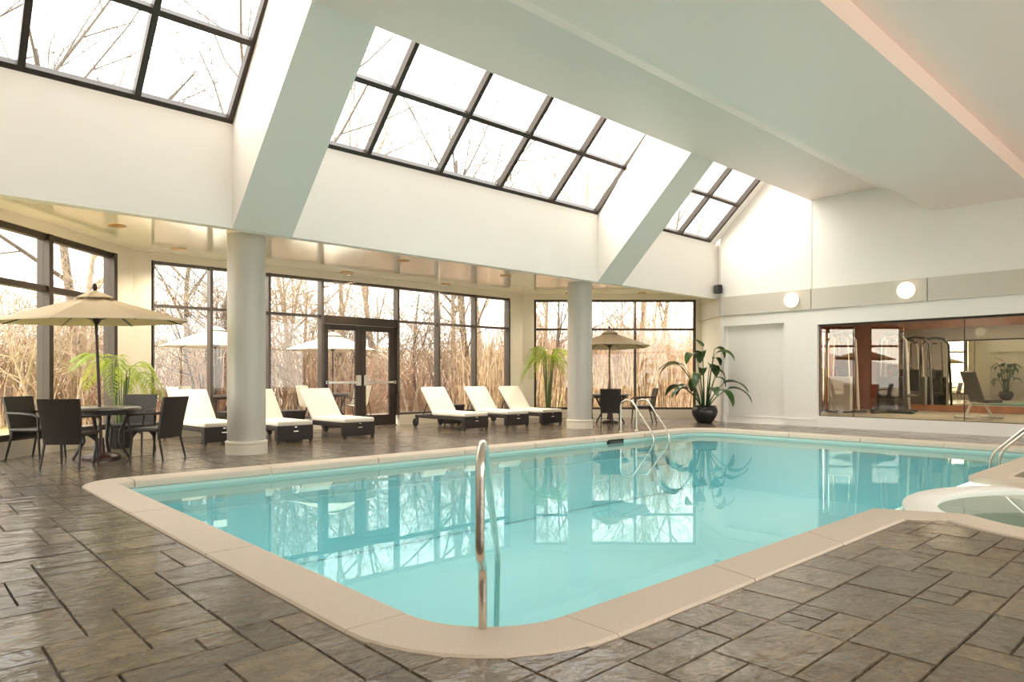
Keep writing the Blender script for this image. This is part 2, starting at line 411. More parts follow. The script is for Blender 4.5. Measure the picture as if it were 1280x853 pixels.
# spa
spa = empty('hot_tub', (0, 0, 0), label='round hot tub with pale coping spilling into the pool', category='hot tub')
ang = lambda a, r: (SPA[0] + r * math.cos(R_(a)), SPA[1] + r * math.sin(R_(a)))
coping_piece([(JL, (6.08, 1.90)), (ang(136, 1.64), ang(144, 2.0))], spa)
segs = [(144 + (396 - 144) * i / 8, 144 + (396 - 144) * (i + 1) / 8) for i in range(8)]
for i, (a, b) in enumerate(segs):
    ai = 136 if i == 0 else a; bi = 404 if i == 7 else b
    coping_piece([(ang(ai + (bi - ai) * t / 8, 1.64), ang(a + (b - a) * t / 8, 2.03)) for t in range(9)] if i else
                 [(ang(136 + (b - 136) * t / 8, 1.64), ang(144 + (b - 144) * t / 8, 2.0 + .03 * t / 8)) for t in range(9)], spa)
coping_piece([(ang(404, 1.64), ang(396, 2.03)), (JR, (9.56, 1.90))], spa)
rows = [[(*ang(44 + 92 * i / 20, r_), z) for i in range(21)] for r_, z in ((1.64, -.3), (1.64, -.065), (1.66, -.05), (1.90, -.05), (1.925, -.065), (1.93, -.10), (1.93, -1.24))]
mk('spillway_wall', MB().sheet(rows), 'white', spa, smooth=True)
mk('basin', MB().add([(*ang(6 * i, 1.66), -.075) for i in range(60)] + [(*ang(6 * i, 1.66), -.95) for i in range(60)],
                     [(i, (i + 1) % 60, 60 + (i + 1) % 60, 60 + i) for i in range(60)] + [tuple(range(60, 120))]), 'spabasin', spa, smooth=True)
mk('bench_ring', MB().add([(*ang(6 * i, r_), z) for r_, z in ((1.655, -.45), (1.2, -.45), (1.2, -.94)) for i in range(60)],
                          [(k * 60 + i, k * 60 + (i + 1) % 60, k * 60 + 60 + (i + 1) % 60, k * 60 + 60 + i) for k in range(2) for i in range(60)]), 'spabasin', spa)
mk('water', MB().add([(*ang(6 * i, 1.645), -.085) for i in range(60)], [tuple(range(60))]), 'spawater', spa)

# ------------------------------------------------------------------ walls
def wbox(mb, a, b, z0, z1, t0=0., t1=.2):    # upright slab from a to b, thickness measured to the left hand of a->b
    a, b = Vector((a[0], a[1], 0)), Vector((b[0], b[1], 0)); U = (b - a); L_ = U.length; U.normalize(); W = Vector((-U.y, U.x, 0))
    mb.obox(a, U, (0, 0, 1), W, (0, L_), (z0, z1), (t0, t1)); return mb
def along(a, b, s):
    U = (Vector(b) - Vector(a)).normalized(); return Vector(a) + U * s
def glazing(name, O, U, V, us, vs, fw=.06, dp=.14, label=None, skip=(), glass='glass', fm='frame_grey', off=.0, rd_=.3):
    O, U, V = Vector(O), Vector(U).normalized(), Vector(V).normalized(); W = U.cross(V)
    e = empty(name, kind='structure', label=label, category='window')
    for i, u in enumerate(us):
        h0, h1 = vs[0], vs[-1]
        mk('mullion', MB().obox(O, U, V, W, (u - fw / 2, u + fw / 2), (h0, h1), (off - dp / 2, off + dp / 2)), fm, e)
    for i in range(len(us) - 1):
        a, b = us[i] + fw / 2, us[i + 1] - fw / 2
        for j, v in enumerate(vs):
            if (i, j) in skip: continue
            q0 = v if j == 0 else v - fw / 2; q1 = v if j == len(vs) - 1 else v + fw / 2
            if j == 0: q1 = v + fw
            if j == len(vs) - 1: q0 = v - fw
            mk('rail', MB().obox(O, U, V, W, (a, b), (q0, q1), (off - dp * rd_, off + dp * rd_)), fm, e)
        for j in range(len(vs) - 1):
            if ('p', i, j) in skip: continue
            mk('pane', MB().obox(O, U, V, W, (a, b), (vs[j] + fw / 2, vs[j + 1] - fw / 2), (off - .004, off + .004)), glass, e)
    return e
# facets are listed right to left seen from inside so that thickness goes outwards
wl = MB(); wbox(wl, PA1, PA0, -.1, ZW0, -.2, 0); wbox(wl, PA1, PA0, ZW1, ZSOF + .2, -.2, 0)
wbox(wl, PA1, along(PA1, PA0, .45), ZW0, ZW1, -.2, 0)
mk('wall_left_bay', wl, 'sill', kind='structure', label='greige wall strips round the angled corner glazing', category='wall')
wb = MB(); XB = [3.74, 4.81, 5.99, 7.20, 9.19, 10.41, 11.62, 12.83]
wb.box(PA1.x, 7.17, 14.0, 14.2, -.1, ZW0).box(9.22, PB1.x, 14.0, 14.2, -.1, ZW0).box(7.17, 9.22, 14.0, 14.2, -.1, 0).box(PA1.x, PB1.x, 14.0, 14.2, ZW1, ZSOF + .2)
wb.box(PA1.x, XB[0], 14.0, 14.2, ZW0, ZW1).box(XB[-1], PB1.x, 14.0, 14.2, ZW0, ZW1)
mk('wall_far', wb, 'sill', kind='structure', label='greige wall strips round the long glazing with the doors', category='wall')
wc = MB(); wbox(wc, PB1, PC1, -.1, ZW0, 0, .2); wbox(wc, PB1, PC1, ZW1, ZSOF + .2, 0, .2); wbox(wc, PB1, along(PB1, PC1, .33), ZW0, ZW1, 0, .2)
LC = (PC1 - PB1).length
wbox(wc, along(PB1, PC1, LC - .16), PC1, ZW0, ZW1, 0, .2)
mk('wall_right_bay', wc, 'sill', kind='structure', label='greige wall strips round the angled glazing by the plant', category='wall')
# glazing of the three facets, set inside the wall thickness
LA = (PA0 - PA1).length; UA = (PA1 - PA0).normalized(); WA = Vector((-UA.y, UA.x, 0))
glazing('window_1', PA0 + WA * .1, UA, (0, 0, 1), [.06, LA - 3.9, LA - 2.10, LA - .50], [ZW0, ZTR, ZW1], .09, .20, 'angled corner window with dark mullions behind the beige umbrella', fm='frame')
glazing('window_2', (0, 14.1, 0), (1, 0, 0), (0, 0, 1), XB, [ZW0, ZTR, ZW1], .055, .20, 'long bronze window wall either side of the double door',
        skip=((3, 0), (3, 1), ('p', 3, 0)))
UC = (PC1 - PB1).normalized(); WC = Vector((-UC.y, UC.x, 0))
glazing('window_3', PB1 + WC * .06, UC, (0, 0, 1), [.36, 2.22 - .27, 3.20, LC - .19], [ZW0, ZTR, ZW1], .06, .10, 'angled bronze window behind the second umbrella and tall plant', fm='frame')
# double door
door = empty('door_1', (7.20, 14.1, 0), kind='structure', label='bronze glazed double door with push bars', category='door')
X0, X1 = .03, 1.96; mid = (X0 + X1) / 2
mk('door_head', MB().box(X0, X1, -.08, .08, 2.36, 2.54), 'frame', door)
mk('threshold', MB().box(X0, X1, -.08, .08, 0, .02), 'frame', door)
for k, (a, b) in enumerate(((X0 + .005, mid - .005), (mid + .005, X1 - .005))):
    leaf = empty('door_leaf'); leaf.parent = door; leaf.location = (0, 0, 0)
    sa, sb = (.13, .13) if k == 0 else (.13, .18)
    mk('stile', MB().box(a, a + sa, -.03, .03, .02, 2.35), 'frame', leaf); mk('stile', MB().box(b - sb, b, -.03, .03, .02, 2.35), 'frame', leaf)
    mk('rail', MB().box(a + sa, b - sb, -.03, .03, .02, .26), 'frame', leaf); mk('rail', MB().box(a + sa, b - sb, -.03, .03, 2.23, 2.35), 'frame', leaf)
    mk('pane', MB().box(a + sa, b - sb, -.004, .004, .26, 2.23), 'glass', leaf)
    pb = MB().box(a + .06, b - .06, -.10, -.065, 1.01, 1.06); pb.box(a + .04, a + .10, -.10, -.03, 1.0, 1.07).box(b - .10, b - .04, -.10, -.03, 1.0, 1.07)
    s_ = (b - .13, b - .03) if k == 0 else (a + .03, a + .13); pb.box(s_[0], s_[1], -.11, -.03, .96, 1.20)
    mk('push_bar', pb, 'steel', leaf)
# right wall with niche and gym window opening
wr = MB(); GY0, GY1, GZ0, GZ1 = .2, 6.86, .25, 2.38
x0, x1 = XR, XR + .2
wr.box(x0, x1, YN, GY1, -.1, GZ0).box(x0, x1, YN, GY1, GZ1, 5.6).box(x0, x1, YN, GY0, GZ0, GZ1)
wr.box(x0, x1, GY1, 7.66, -.1, 2.47).box(x0, x1, 9.26, PD.y, -.1, 2.47).box(x0 + .15, x1, 7.66, 9.26, -.1, 2.47).box(x0, x1, GY1, YC, 2.47, 5.6)
wr.box(x0, x1, YC, PD.y, 2.47, ZTOP + .2)
wbox(wr, PD, PC1, -.1, ZTOP + .2, -.2, 0)
wright = mk('wall_right', wr, 'wall', kind='structure', label='cream end wall with niche, panel band and gym window', category='wall')
bw = MB()
t = empty('trim_1', kind='structure', label='greige panel band along the cream end wall', category='trim')
for y0, y1 in ((6.995, 9.33), (4.58, 6.975), (2.1, 4.56), (-.4, 2.08)): mk('band_panel', MB().box(XR - .05, XR, y0, y1, 2.74, 3.22), 'band', t)
mb = MB(); wbox(mb, PD, PC1, 2.74, 3.22, .0, .05); mk('band_panel', mb, 'band', t)
mk('trim_2', MB().box(XR - .010, XR, 6.978, 6.992, 3.22, ZC), 'band', kind='structure', label='thin dark vertical seam on the cream end wall', category='trim')
mk('sill_1', MB().box(XR, XR + .16, 7.66, 9.26, -.05, 0), 'wall', kind='structure', label='cream floor of the shallow wall niche', category='sill')
b = empty('baseboard_right', kind='structure', label='cream moulded baseboard on the end wall', category='baseboard')
for y0, y1, xx in ((GY1, 7.66, 0), (7.66, 9.26, .15), (9.26, 9.35, 0)):
    mk('board', MB().box(XR + xx - .02, XR + xx, y0, y1, 0, .15).box(XR + xx - .028, XR + xx, y0, y1, .15, .172), 'wall', b)
mk('trim_3', MB().box(XR - .006, XR, GY1 + .02, 7.65, 1.33, 1.345).box(XR + .144, XR + .15, 7.67, 9.25, 1.33, 1.345), 'white', kind='structure', label='thin horizontal joint across the niche', category='trim')
mk('wall_left', MB().box(XL - .2, XL, YN, 7.66, -.1, 5.6).box(XL - .2, XL - .11, 7.66, 9.26, -.1, 2.47).box(XL - .2, XL, 7.66, 9.26, 2.47, ZTOP + .2).box(XL - .2, XL, 9.26, PA0.y, -.1, ZTOP + .2).box(XL - .2, XL, YC, 7.66, 5.6, ZTOP + .2),
   'wall', kind='structure', label='cream end wall opposite the gym', category='wall')
NW = [XL + .4 + (XR - XL - .8) * i / 8 for i in range(9)]
mk('wall_near', MB().box(XL - .2, XR + .2, YN - .2, YN, -.1, .3).box(XL - .2, XR + .2, YN - .2, YN, 3.9, 5.6).box(XL - .2, NW[0], YN - .2, YN, .3, 3.9).box(NW[-1], XR + .2, YN - .2, YN, .3, 3.9),
   'wall', kind='structure', label='cream long wall with an added window band facing the bay', category='wall')
glazing('fill_window', (0, YN - .1, 0), (1, 0, 0), (0, 0, 1), NW, [.3, 2.51, 3.9], .06, .14, 'long bronze window band added opposite the bay for fill daylight')  # unseen window behind the camera, added to brighten the hall

# ------------------------------------------------------------------ ceiling, knee wall, beams, soffit
ceil = empty('ceiling', kind='structure', label='stepped pale ceiling with sloping beams between skylights', category='ceiling')
prof = [(YC, ZC), (5.55, ZC), (5.25, 5.20), (4.52, 4.62), (4.40, 4.60), (2.68, 4.60), (2.68, 4.86), (YN, 4.86), (YN, 5.6), (2.68, 5.6), (YC - .25, 5.6), (YC - .25, ZTOP + .25), (YC, ZTOP + .25)]
def yz_prism(prof, xa, xb):
    mb = MB(); n = len(prof)
    xa_ = xa if isinstance(xa, (list, tuple)) else [xa] * n; xb_ = xb if isinstance(xb, (list, tuple)) else [xb] * n
    mb.add([(xa_[i], y, z) for i, (y, z) in enumerate(prof)] + [(xb_[i], y, z) for i, (y, z) in enumerate(prof)],
           [tuple(range(n)), tuple(range(n, 2 * n))[::-1]] + [(i, (i + 1) % n, n + (i + 1) % n, n + i) for i in range(n)])
    return mb
mk('ceiling_slab', yz_prism(prof, XL - .2, XR + .2), 'ceil', ceil)
mk('knee_wall', yz_prism([(YS, ZS0), (YS, ZS1), (YS + .16, ZS1), (YS + .16, ZS0)], XL - .2, XR + .3), 'wall', ceil)
bp_ = [(YS, ZS0), (YC, ZC), (YC, ZTOP), (YS, ZS1)]
mk('beam', yz_prism(bp_, [3.54, 3.48, 3.48, 3.54], [4.40, 4.29, 4.29, 4.40]), 'beam', ceil)
mk('beam', yz_prism(bp_, [11.26, 10.98, 10.98, 11.26], [12.09, 11.76, 11.76, 12.09]), 'beam', ceil)
sp = [(XL - .2, YS + .16), (XR + .2, YS + .16), (XR + .2, PD.y + .2), (PC1.x + .2, PC1.y + .05), (PB1.x + .1, PB1.y + .2), (PA1.x - .1, PA1.y + .2), (XL - .2, PA0.y + .15)]
sp = [(XL - .2, YS + .16), (16.25, YS + .16), (17.3, 10.6), (13.42, 14.2), (3.3, 14.2), (XL - .2, 10.4)]
mk('soffit', MB().prism(sp, ZSOF, ZSOF + .25), 'soffit', ceil)
VS = Vector((0, -1, SLOPE)).normalized()
row = math.hypot(.83, .83 * SLOPE); smax = math.hypot(YS - YC, (YS - YC) * SLOPE)
rowsv = [0, row, 2 * row, smax]
sx = lambda y: 0
for nm, us, lb in (('window_4', [-.30, 1.16, 2.35, 3.505], 'sloping skylight with bare branches beyond, over the beige umbrella'),
                   ('window_5', [4.40, 5.65, 7.06, 8.44, 9.86, 11.23], 'sloping skylight of dark bars between the two beams'),
                   ('window_6', [12.10, 13.12, 14.38, 15.70], 'short sloping skylight beside the cream end wall')):
    if nm == 'window_5': us = us
    glazing(nm, (0, YS + .045, ZS1 + .03), (1, 0, 0), VS, us, rowsv, .075, .12, lb, fm='frame', rd_=.5)
mk('trim_4', MB().obox((0, YS + .05, ZS1 + .02), (1, 0, 0), VS, Vector((1, 0, 0)).cross(VS), (15.74, 16.0), (0, smax), (-.06, .06)), 'wall', kind='structure', label='cream return between skylight and end wall', category='trim')

# ------------------------------------------------------------------ columns
def column(x, y, label):
    e = empty('column', (x, y, 0), label=label, category='column', group='round columns before the glazing')
    mk('shaft', MB().lathe([(.275, .20), (.275, 3.30)], 40), 'column', e, smooth=True)
    mk('base', MB().lathe([(.30, 0), (.30, .15), (.29, .155), (.305, .16), (.305, .19), (.285, .20), (.27, .205)], 40), 'sill', e, smooth=True)
    mk('cap', MB().lathe([(.27, 3.29), (.285, 3.30), (.285, 3.50)], 40), 'ceil', e, smooth=True)
column(4.06, 10.33, 'round pale column standing beside the dining set with beige umbrella')
column(11.62, 10.33, 'round pale column standing by the pool ladder and far umbrella')

# ------------------------------------------------------------------ gym behind the end wall
gx0, gx1, gy0, gy1, gz0, gz1 = XR + .2, 21.1, -.6, 8.35, .22, 2.98
mk('floor_gym', MB().box(gx0, gx1 + .2, gy0, gy1, .10, gz0), 'carpet', kind='structure', label='pale carpet of the gym behind glass', category='floor')
mk('ceiling_gym', MB().box(gx0, gx1 + .2, gy0, gy1, gz1, gz1 + .15), 'gymceil', kind='structure', label='beige gym ceiling behind glass', category='ceiling')
mk('wall_gym_back', MB().box(gx1, gx1 + .2, gy0, gy1, gz0, gz1), 'gymwall', kind='structure', label='russet back wall of the gym', category='wall')
mk('wall_gym_near', MB().box(gx0, gx1 + .2, gy0 - .2, gy0, 0, gz1 + .15), 'gymwall', kind='structure', label='russet side wall of the gym', category='wall')
mk('wall_gym_far', MB().box(gx0, 19.85, gy1, gy1 + .2, 0, gz1 + .15).box(20.75, gx1 + .2, gy1, gy1 + .2, 0, gz1 + .15).box(19.85, 20.75, gy1, gy1 + .2, 0, .4).box(19.85, 20.75, gy1, gy1 + .2, 2.5, gz1 + .15),
   'gymwall', kind='structure', label='russet gym wall with a narrow window', category='wall')
glazing('window_7', (19.85, gy1 + .1, 0), (1, 0, 0), (0, 0, 1), [.03, .45, .87], [.4, 2.5], .05, .1, 'narrow timber window in the gym wall', fm='redwood')
glazing('window_8', (XR + .12, GY1, 0), (0, -1, 0), (0, 0, 1), [.012, .76, 2.91, GY1 - GY0 - .012], [GZ0, GZ1], .014, .03, 'wide frameless gym window in the cream end wall', glass='gymglass', fm='frame')
mk('trim_5', MB().box(XR + .09, XR + .16, GY0, GY1, GZ1 - .045, GZ1), 'frame', kind='structure', label='dark head channel of the gym window', category='trim')
mk('trim_6', MB().box(gx1 - .06, gx1, gy0, 6.75, 2.48, 2.74), 'redwood', kind='structure', label='cherry wood header above the gym mirror', category='trim')
mk('trim_7', MB().box(gx1 - .08, gx1, gy0, 6.75, .22, .40), 'redwood', kind='structure', label='cherry wood ledge below the gym mirror', category='trim')
mi = mk('wall_mirror', MB().box(gx1 - .02, gx1, gy0, 6.75, .40, 2.48), 'mirror', label='wall-wide mirror on the gym back wall above a wood ledge', category='mirror')
for k, (yy, lb) in enumerate(((5.2, 'added warm square light panel above the gym cable machines'), (2.2, 'added warm square light panel above the gym benches'))):  # glowing panels added to brighten the gym interior
    e = empty('fill_panel', (18.8, yy, gz1 - .03), label=lb, category='ceiling lamp')
    mk('frame', MB().box(-.34, .34, -.34, .34, .01, .03), 'white', e); mk('diffuser', MB().box(-.3, .3, -.3, .3, 0, .015), 'panel', e)
def gym_machine(loc, rz, light, label):
    e = empty('weight_machine', loc, rz, label=label, category='gym machine', group='gym machines behind the glass')
    body = 'machine' if light else 'machine_dark'
    mk('shroud', MB().rbox((0, 0, .50), (.55, .42, .9), .03), body, e)
    mk('base_frame', MB().box(-.6, .6, -.05, .05, 0, .07).box(-.05, .05, -.7, .7, 0, .07), 'machine_dark', e)
    for sx_ in (-1, 1):
        mk('guide_rod', MB().tube([(sx_ * .20, 0, .9), (sx_ * .16, 0, 1.98)], .018, 8), 'steel', e)
        mk('upright', MB().tube([(sx_ * .42, 0, .05), (sx_ * .34, 0, 1.9), (sx_ * .2, 0, 2.06)], .032, 8), body, e)
    mk('top_bar', MB().tube([(-.25, 0, 2.05), (0, 0, 2.1), (.25, 0, 2.05)], .035, 8), 'machine_dark', e)
    mk('pulley', MB().lathe([(.07, -.02), (.07, .02)], 16, (0, 0, 1.93)), 'machine_dark', e)
    mk('cable', MB().tube([(.1, -.08, 1.92), (.12, -.1, 1.2)], .006, 6), 'black', e)
    mk('grip', MB().tube([(.02, -.1, 1.15), (.12, -.1, 1.2), (.22, -.1, 1.15)], .016, 6), 'black', e)
    mk('seat_pad', MB().rbox((0, -.55, .45), (.36, .4, .08), .025), 'vinyl', e)
    mk('back_pad', MB().rbox((0, -.34, .85), (.3, .08, .6), .025), 'vinyl', e)
gym_machine((18.6, 7.35, gz0), R_(100), True, 'pale grey weight machine beside the narrow gym window')
gym_machine((19.3, 6.35, gz0), R_(70), False, 'dark weight machine in front of the russet gym wall')
gym_machine((20.2, 6.6, gz0), R_(80), True, 'pale weight machine next to the edge of the gym mirror')
def bench(loc, rz, label):
    e = empty('weight_bench', loc, rz, label=label, category='bench', group='gym benches')
    mk('backrest', MB().rbox((0, 0, 0), (.36, .75, .08), .03, 2, Matrix.Translation((0, .22, .72)) @ Matrix.Rotation(R_(68), 4, 'X')), 'vinyl', e)
    mk('seat', MB().rbox((0, -.2, .40), (.38, .42, .09), .03), 'vinyl', e)
    mk('frame', MB().tube([(0, -.3, .05), (0, -.1, .36), (0, .25, .36), (0, .42, .04)], .03, 8).tube([(-.28, -.3, .04), (.28, -.3, .04)], .03, 8).tube([(-.28, .42, .04), (.28, .42, .04)], .03, 8), 'machine', e)
bench((18.1, 4.12, gz0), R_(60), 'grey padded gym bench with raised back facing the mirror')

# ------------------------------------------------------------------ wall lamps, speaker, downlights
for y, lb in ((7.42, 'glowing round wall lamp on the band above the niche'), (4.95, 'glowing round wall lamp on the band above the gym window')):
    e = empty('wall_lamp', (XR - .05, y, 2.99), label=lb, category='wall lamp', group='wall lamps on the panel band')
    m4 = lambda pr: [(0 - z, r_ * math.cos(a), r_ * math.sin(a)) for r_, z in pr for a in [2 * math.pi * j / 28 for j in range(28)]]
    def disc(pr):
        v = m4(pr); k = len(pr); f = [(i * 28 + j, i * 28 + (j + 1) % 28, (i + 1) * 28 + (j + 1) % 28, (i + 1) * 28 + j) for i in range(k - 1) for j in range(28)]
        return MB().add(v, f + [tuple(range(28)), tuple(range((k - 1) * 28, k * 28))])
    mk('back_plate', disc([(.165, 0), (.165, .03)]), 'lampring', e)
    mk('shade', disc([(.16, .03), (.175, .05), (.175, .08), (.15, .10), (.09, .115), (.03, .12)]), 'lamp', e, smooth=True)
for y, lb in ((7.42, 'glowing round wall lamp on the end wall opposite the gym, above its niche'), (4.95, 'glowing round wall lamp on the plain end wall opposite the gym window')):
    e = empty('wall_lamp', (XL + .0, y, 2.99), R_(180), label=lb, category='wall lamp')
    mk('back_plate', disc([(.165, 0), (.165, .03)]), 'lampring', e)
    mk('shade', disc([(.16, .03), (.175, .05), (.175, .08), (.15, .10), (.09, .115), (.03, .12)]), 'lamp', e, smooth=True)
e = empty('loudspeaker', (XR - .02, 9.32, 3.32), R_(-20), label='small black loudspeaker mounted high on the cream wall above the plant', category='speaker')
mk('cabinet', MB().rbox((-.10, 0, .11), (.14, .17, .22), .015), 'black', e); mk('bracket', MB().box(-.04, .02, -.02, .02, .09, .13), 'frame', e)
mk('grille', MB().rbox((-.172, 0, .11), (.012, .15, .20), .004), 'frame_grey', e)
for x, y in ((2.67, 11.9), (3.99, 13.31), (7.71, 11.59), (7.64, 13.72), (10.43, 13.75), (10.58, 11.68), (14.1, 12.9), (15.55, 11.5)):
    e = empty('downlight', (x, y, ZSOF), label='recessed amber downlight with brass ring in the glossy soffit', category='downlight', group='downlights in the soffit')
    mk('ring', MB().lathe([(.095, -.012), (.125, -.012), (.13, 0), (.095, 0)], 28), 'lampring', e, smooth=True)
    mk('lens', MB().lathe([(.094, -.006), (.094, 0)], 28), 'downlens', e)
    ld = bpy.data.lights.new('downlight_bulb', 'SPOT'); ld.energy = 55; ld.color = (1, .86, .66); ld.spot_size = R_(140); ld.spot_blend = 1; ld.shadow_soft_size = .08
    lo = bpy.data.objects.new('bulb', ld); col.objects.link(lo); lo.parent = e; lo.location = (0, 0, -.03)

# ------------------------------------------------------------------ furniture builders
def make_chair():
    e = empty('wicker_armchair', category='chair')
    mk('seat', MB().rbox((0, 0, .42), (.48, .46, .05), .02), 'wicker', e)
    rows = []
    bk = MB(); n = 6
    for s_, th in ((1, 0), (-1, .035)):
        rows = [[((-.5 + j / 4) * (.44 + .05 * i / n), -.20 - .11 * (i / n) ** 1.3 - th - .015 * math.cos((j - 2) * .7), .30 + .58 * i / n) for j in range(5)] for i in range(n + 1)]
        bk.sheet(rows)
    o5 = 5 * (n + 1)
    bd = [j for j in range(5)] + [i * 5 + 4 for i in range(1, n + 1)] + [n * 5 + j for j in range(3, -1, -1)] + [i * 5 for i in range(n - 1, 0, -1)]
    bk.f += [(bd[k], bd[(k + 1) % len(bd)], bd[(k + 1) % len(bd)] + o5, bd[k] + o5) for k in range(len(bd))]
    mk('backrest', bk, 'wicker', e, smooth=True)
    for sx_ in (-1, 1):
        mk('leg', MB().tube([(sx_ * .215, .20, .42), (sx_ * .225, .235, .0)], [.02, .014], 6), 'wicker', e)
        mk('leg', MB().tube([(sx_ * .205, -.20, .42), (sx_ * .225, -.30, .0)], [.02, .014], 6), 'wicker', e)
        mk('armrest', MB().tube([(sx_ * .235, -.26, .655), (sx_ * .26, -.05, .65), (sx_ * .265, .18, .63), (sx_ * .255, .235, .60), (sx_ * .235, .225, .42)], [.018, .018, .018, .018, .016], 6), 'wicker', e, smooth=True)
    ap = MB()
    ap.sheet([[(-.2 + .4 * i / 8, .225, .40), ][0:1] + [(-.2 + .4 * i / 8, .225, .40 - .11 * (abs(i - 4) / 4) ** 2)] for i in range(9)])
    ap.sheet([[(-.2 + .4 * i / 8, .215, .40), ][0:1] + [(-.2 + .4 * i / 8, .215, .40 - .11 * (abs(i - 4) / 4) ** 2)] for i in range(9)])
    mk('apron', ap, 'wicker', e)
    return e
def make_table():
    e = empty('dining_table', category='table')
    mk('tabletop', MB().lathe([(.46, .69), (.49, .70), (.49, .725), (.475, .735)], 36), 'tabletop', e, smooth=True)
    mk('apron', MB().lathe([(.40, .63), (.43, .63), (.43, .69), (.40, .69)], 32), 'wicker', e)
    for k in range(4):
        a = R_(45 + 90 * k); c, s_ = math.cos(a), math.sin(a)
        mk('leg', MB().tube([(.36 * c, .36 * s_, .66), (.24 * c, .24 * s_, .4), (.22 * c, .22 * s_, .25), (.36 * c, .36 * s_, 0)], [.026, .022, .022, .02], 6), 'wicker', e, smooth=True)
    return e
def make_umbrella(canvas, zr=1.93, zt=2.32, rad=1.21):
    e = empty('umbrella', category='umbrella')
    mk('base', MB().lathe([(.24, 0), (.24, .04), (.2, .07), (.05, .09), (.04, .3)], 28), 'darkwood', e, smooth=True)
    mk('pole', MB().tube([(0, 0, .09), (0, 0, zt + .02)], .021, 10), 'darkwood', e, smooth=True)
    mb = MB(); K = 8; rings = [(.17, zt - .02), (.5, None), (.85, None), (1.0, None)]
    for lay in (0, -.012):
        grid = []
        for t in (.14, .4, .7, 1.0):
            rowp = []
            for j in range(K * 4 + 1):
                a = 2 * math.pi * j / (K * 4) + R_(10); m_ = (j % 4) / 4; sag = math.sin(math.pi * m_)
                rr = rad * t * (math.cos(math.pi / K) / math.cos(((m_ - .5) * 2 * math.pi / K))) * (1 - .02 * sag * t)
                rr = rad * t * (1 - (1 - math.cos(math.pi / K)) * sag)
                zz = zt - .02 - (zt - zr - .02) * (t ** 1.04) - .03 * sag * t * (1 - t) * 2
                rowp.append((rr * math.cos(a), rr * math.sin(a), zz + lay))
            grid.append(rowp)
        mb.sheet(grid)
    C = K * 4 + 1; o2 = 4 * C
    mb.f += [(3 * C + j, 3 * C + j + 1, o2 + 3 * C + j + 1, o2 + 3 * C + j) for j in range(C - 1)]
    mk('canopy', mb, canvas, e)
    vt = MB(); grid = []
    for t, zz in ((.02, zt + .045), (.5, zt + .0), (1., zt - .062)):
        grid.append([(.25 * t * math.cos(2 * math.pi * j / K + R_(10)), .27 * t * math.sin(2 * math.pi * j / K + R_(10)), zz) for j in range(K + 1)])
    vt.sheet(grid); vt.sheet([[(x, y, z - .012) for x, y, z in r_] for r_ in grid])
    mk('vent_cap', vt, canvas, e)
    mk('finial', MB().lathe([(.012, zt + .03), (.03, zt + .06), (.036, zt + .085), (.026, zt + .12), (.008, zt + .145)], 14), 'darkwood', e, smooth=True)
    mk('hub', MB().lathe([(.03, zr - .04), (.04, zr - .02), (.075, zr + .03), (.075, zr + .05), (.02, zr + .06)], 16), 'darkwood', e, smooth=True)
    for k in range(K):
        a = R_(10) + 2 * math.pi * k / K; c, s_ = math.cos(a), math.sin(a)
        mk('rib', MB().tube([(.15 * c, .15 * s_, zt - .065), (rad * .4 * c, rad * .4 * s_, zt - .02 - (zt - zr - .02) * .4 ** 1.04 - .03), (rad * .985 * c, rad * .985 * s_, zr - .015)], .010, 5), 'darkwood', e)
        mk('strut', MB().tube([(.06 * c, .06 * s_, zr + .03), (rad * .45 * c, rad * .45 * s_, zt - .05 - (zt - zr - .02) * .45 ** 1.04)], .009, 5), 'darkwood', e)
    return e
def make_lounger():
    e = empty('sun_lounger', category='sun lounger')
    mk('foot_panel', MB().rbox((0, .06, .17), (.68, .12, .26), .012), 'wicker', e)
    mk('handle', MB().rbox((0, -.006, .20), (.10, .014, .022), .005).rbox((0, -.004, .275), (.05, .012, .02), .004), 'steel', e)
    for sx_ in (-1, 1):
        mk('leg', MB().box(sx_ * .31 - .022, sx_ * .31 + .022, .02, .064, 0, .05), 'wicker', e)
        mk('side_rail', MB().rbox((sx_ * .32, .98, .245), (.035, 1.75, .07), .01), 'wicker', e)
        wh = MB()
        v = [(sx_ * .32 + dx_, 1.80 + r_ * math.cos(2 * math.pi * j / 20), .10 + r_ * math.sin(2 * math.pi * j / 20)) for dx_, r_ in ((.02, .085), (.028, .1), (.052, .1), (.06, .085)) for j in range(20)]
        if sx_ < 0: v = [(2 * sx_ * .32 - x, y, z) for x, y, z in v]
        wh.add(v, [(i * 20 + j, i * 20 + (j + 1) % 20, (i + 1) * 20 + (j + 1) % 20, (i + 1) * 20 + j) for i in range(3) for j in range(20)] + [tuple(range(20)), tuple(range(60, 80))])
        w_ = mk('wheel', wh, 'black', e, smooth=True)
        mk('rear_leg', MB().box(sx_ * .32 - .018, sx_ * .32 + .018, 1.76, 1.83, .07, .25), 'wicker', e)
        mk('support_strut', MB().tube([(sx_ * .27, 1.42, .62), (sx_ * .27, 1.62, .27)], .012, 6), 'black', e)
    mk('slat_deck', MB().rbox((0, .62, .275), (.62, 1.16, .03), .008).rbox((0, 1.84, .25), (.66, .05, .05), .01), 'wicker', e)
    mk('seat_cushion', MB().rbox((0, .60, .335), (.67, 1.2, .09), .03, 3), 'cushion', e, smooth=True)
    mt = Matrix.Translation((0, 1.18, .31)) @ Matrix.Rotation(R_(50), 4, 'X')
    mk('back_frame', MB().rbox((0, 0, 0), (.60, .70, .03), .008, 1, mt @ Matrix.Translation((0, .37, -.02))), 'wicker', e)
    mk('back_cushion', MB().rbox((0, 0, 0), (.67, .76, .085), .03, 3, mt @ Matrix.Translation((0, .37, .04))), 'cushion', e, smooth=True)
    return e
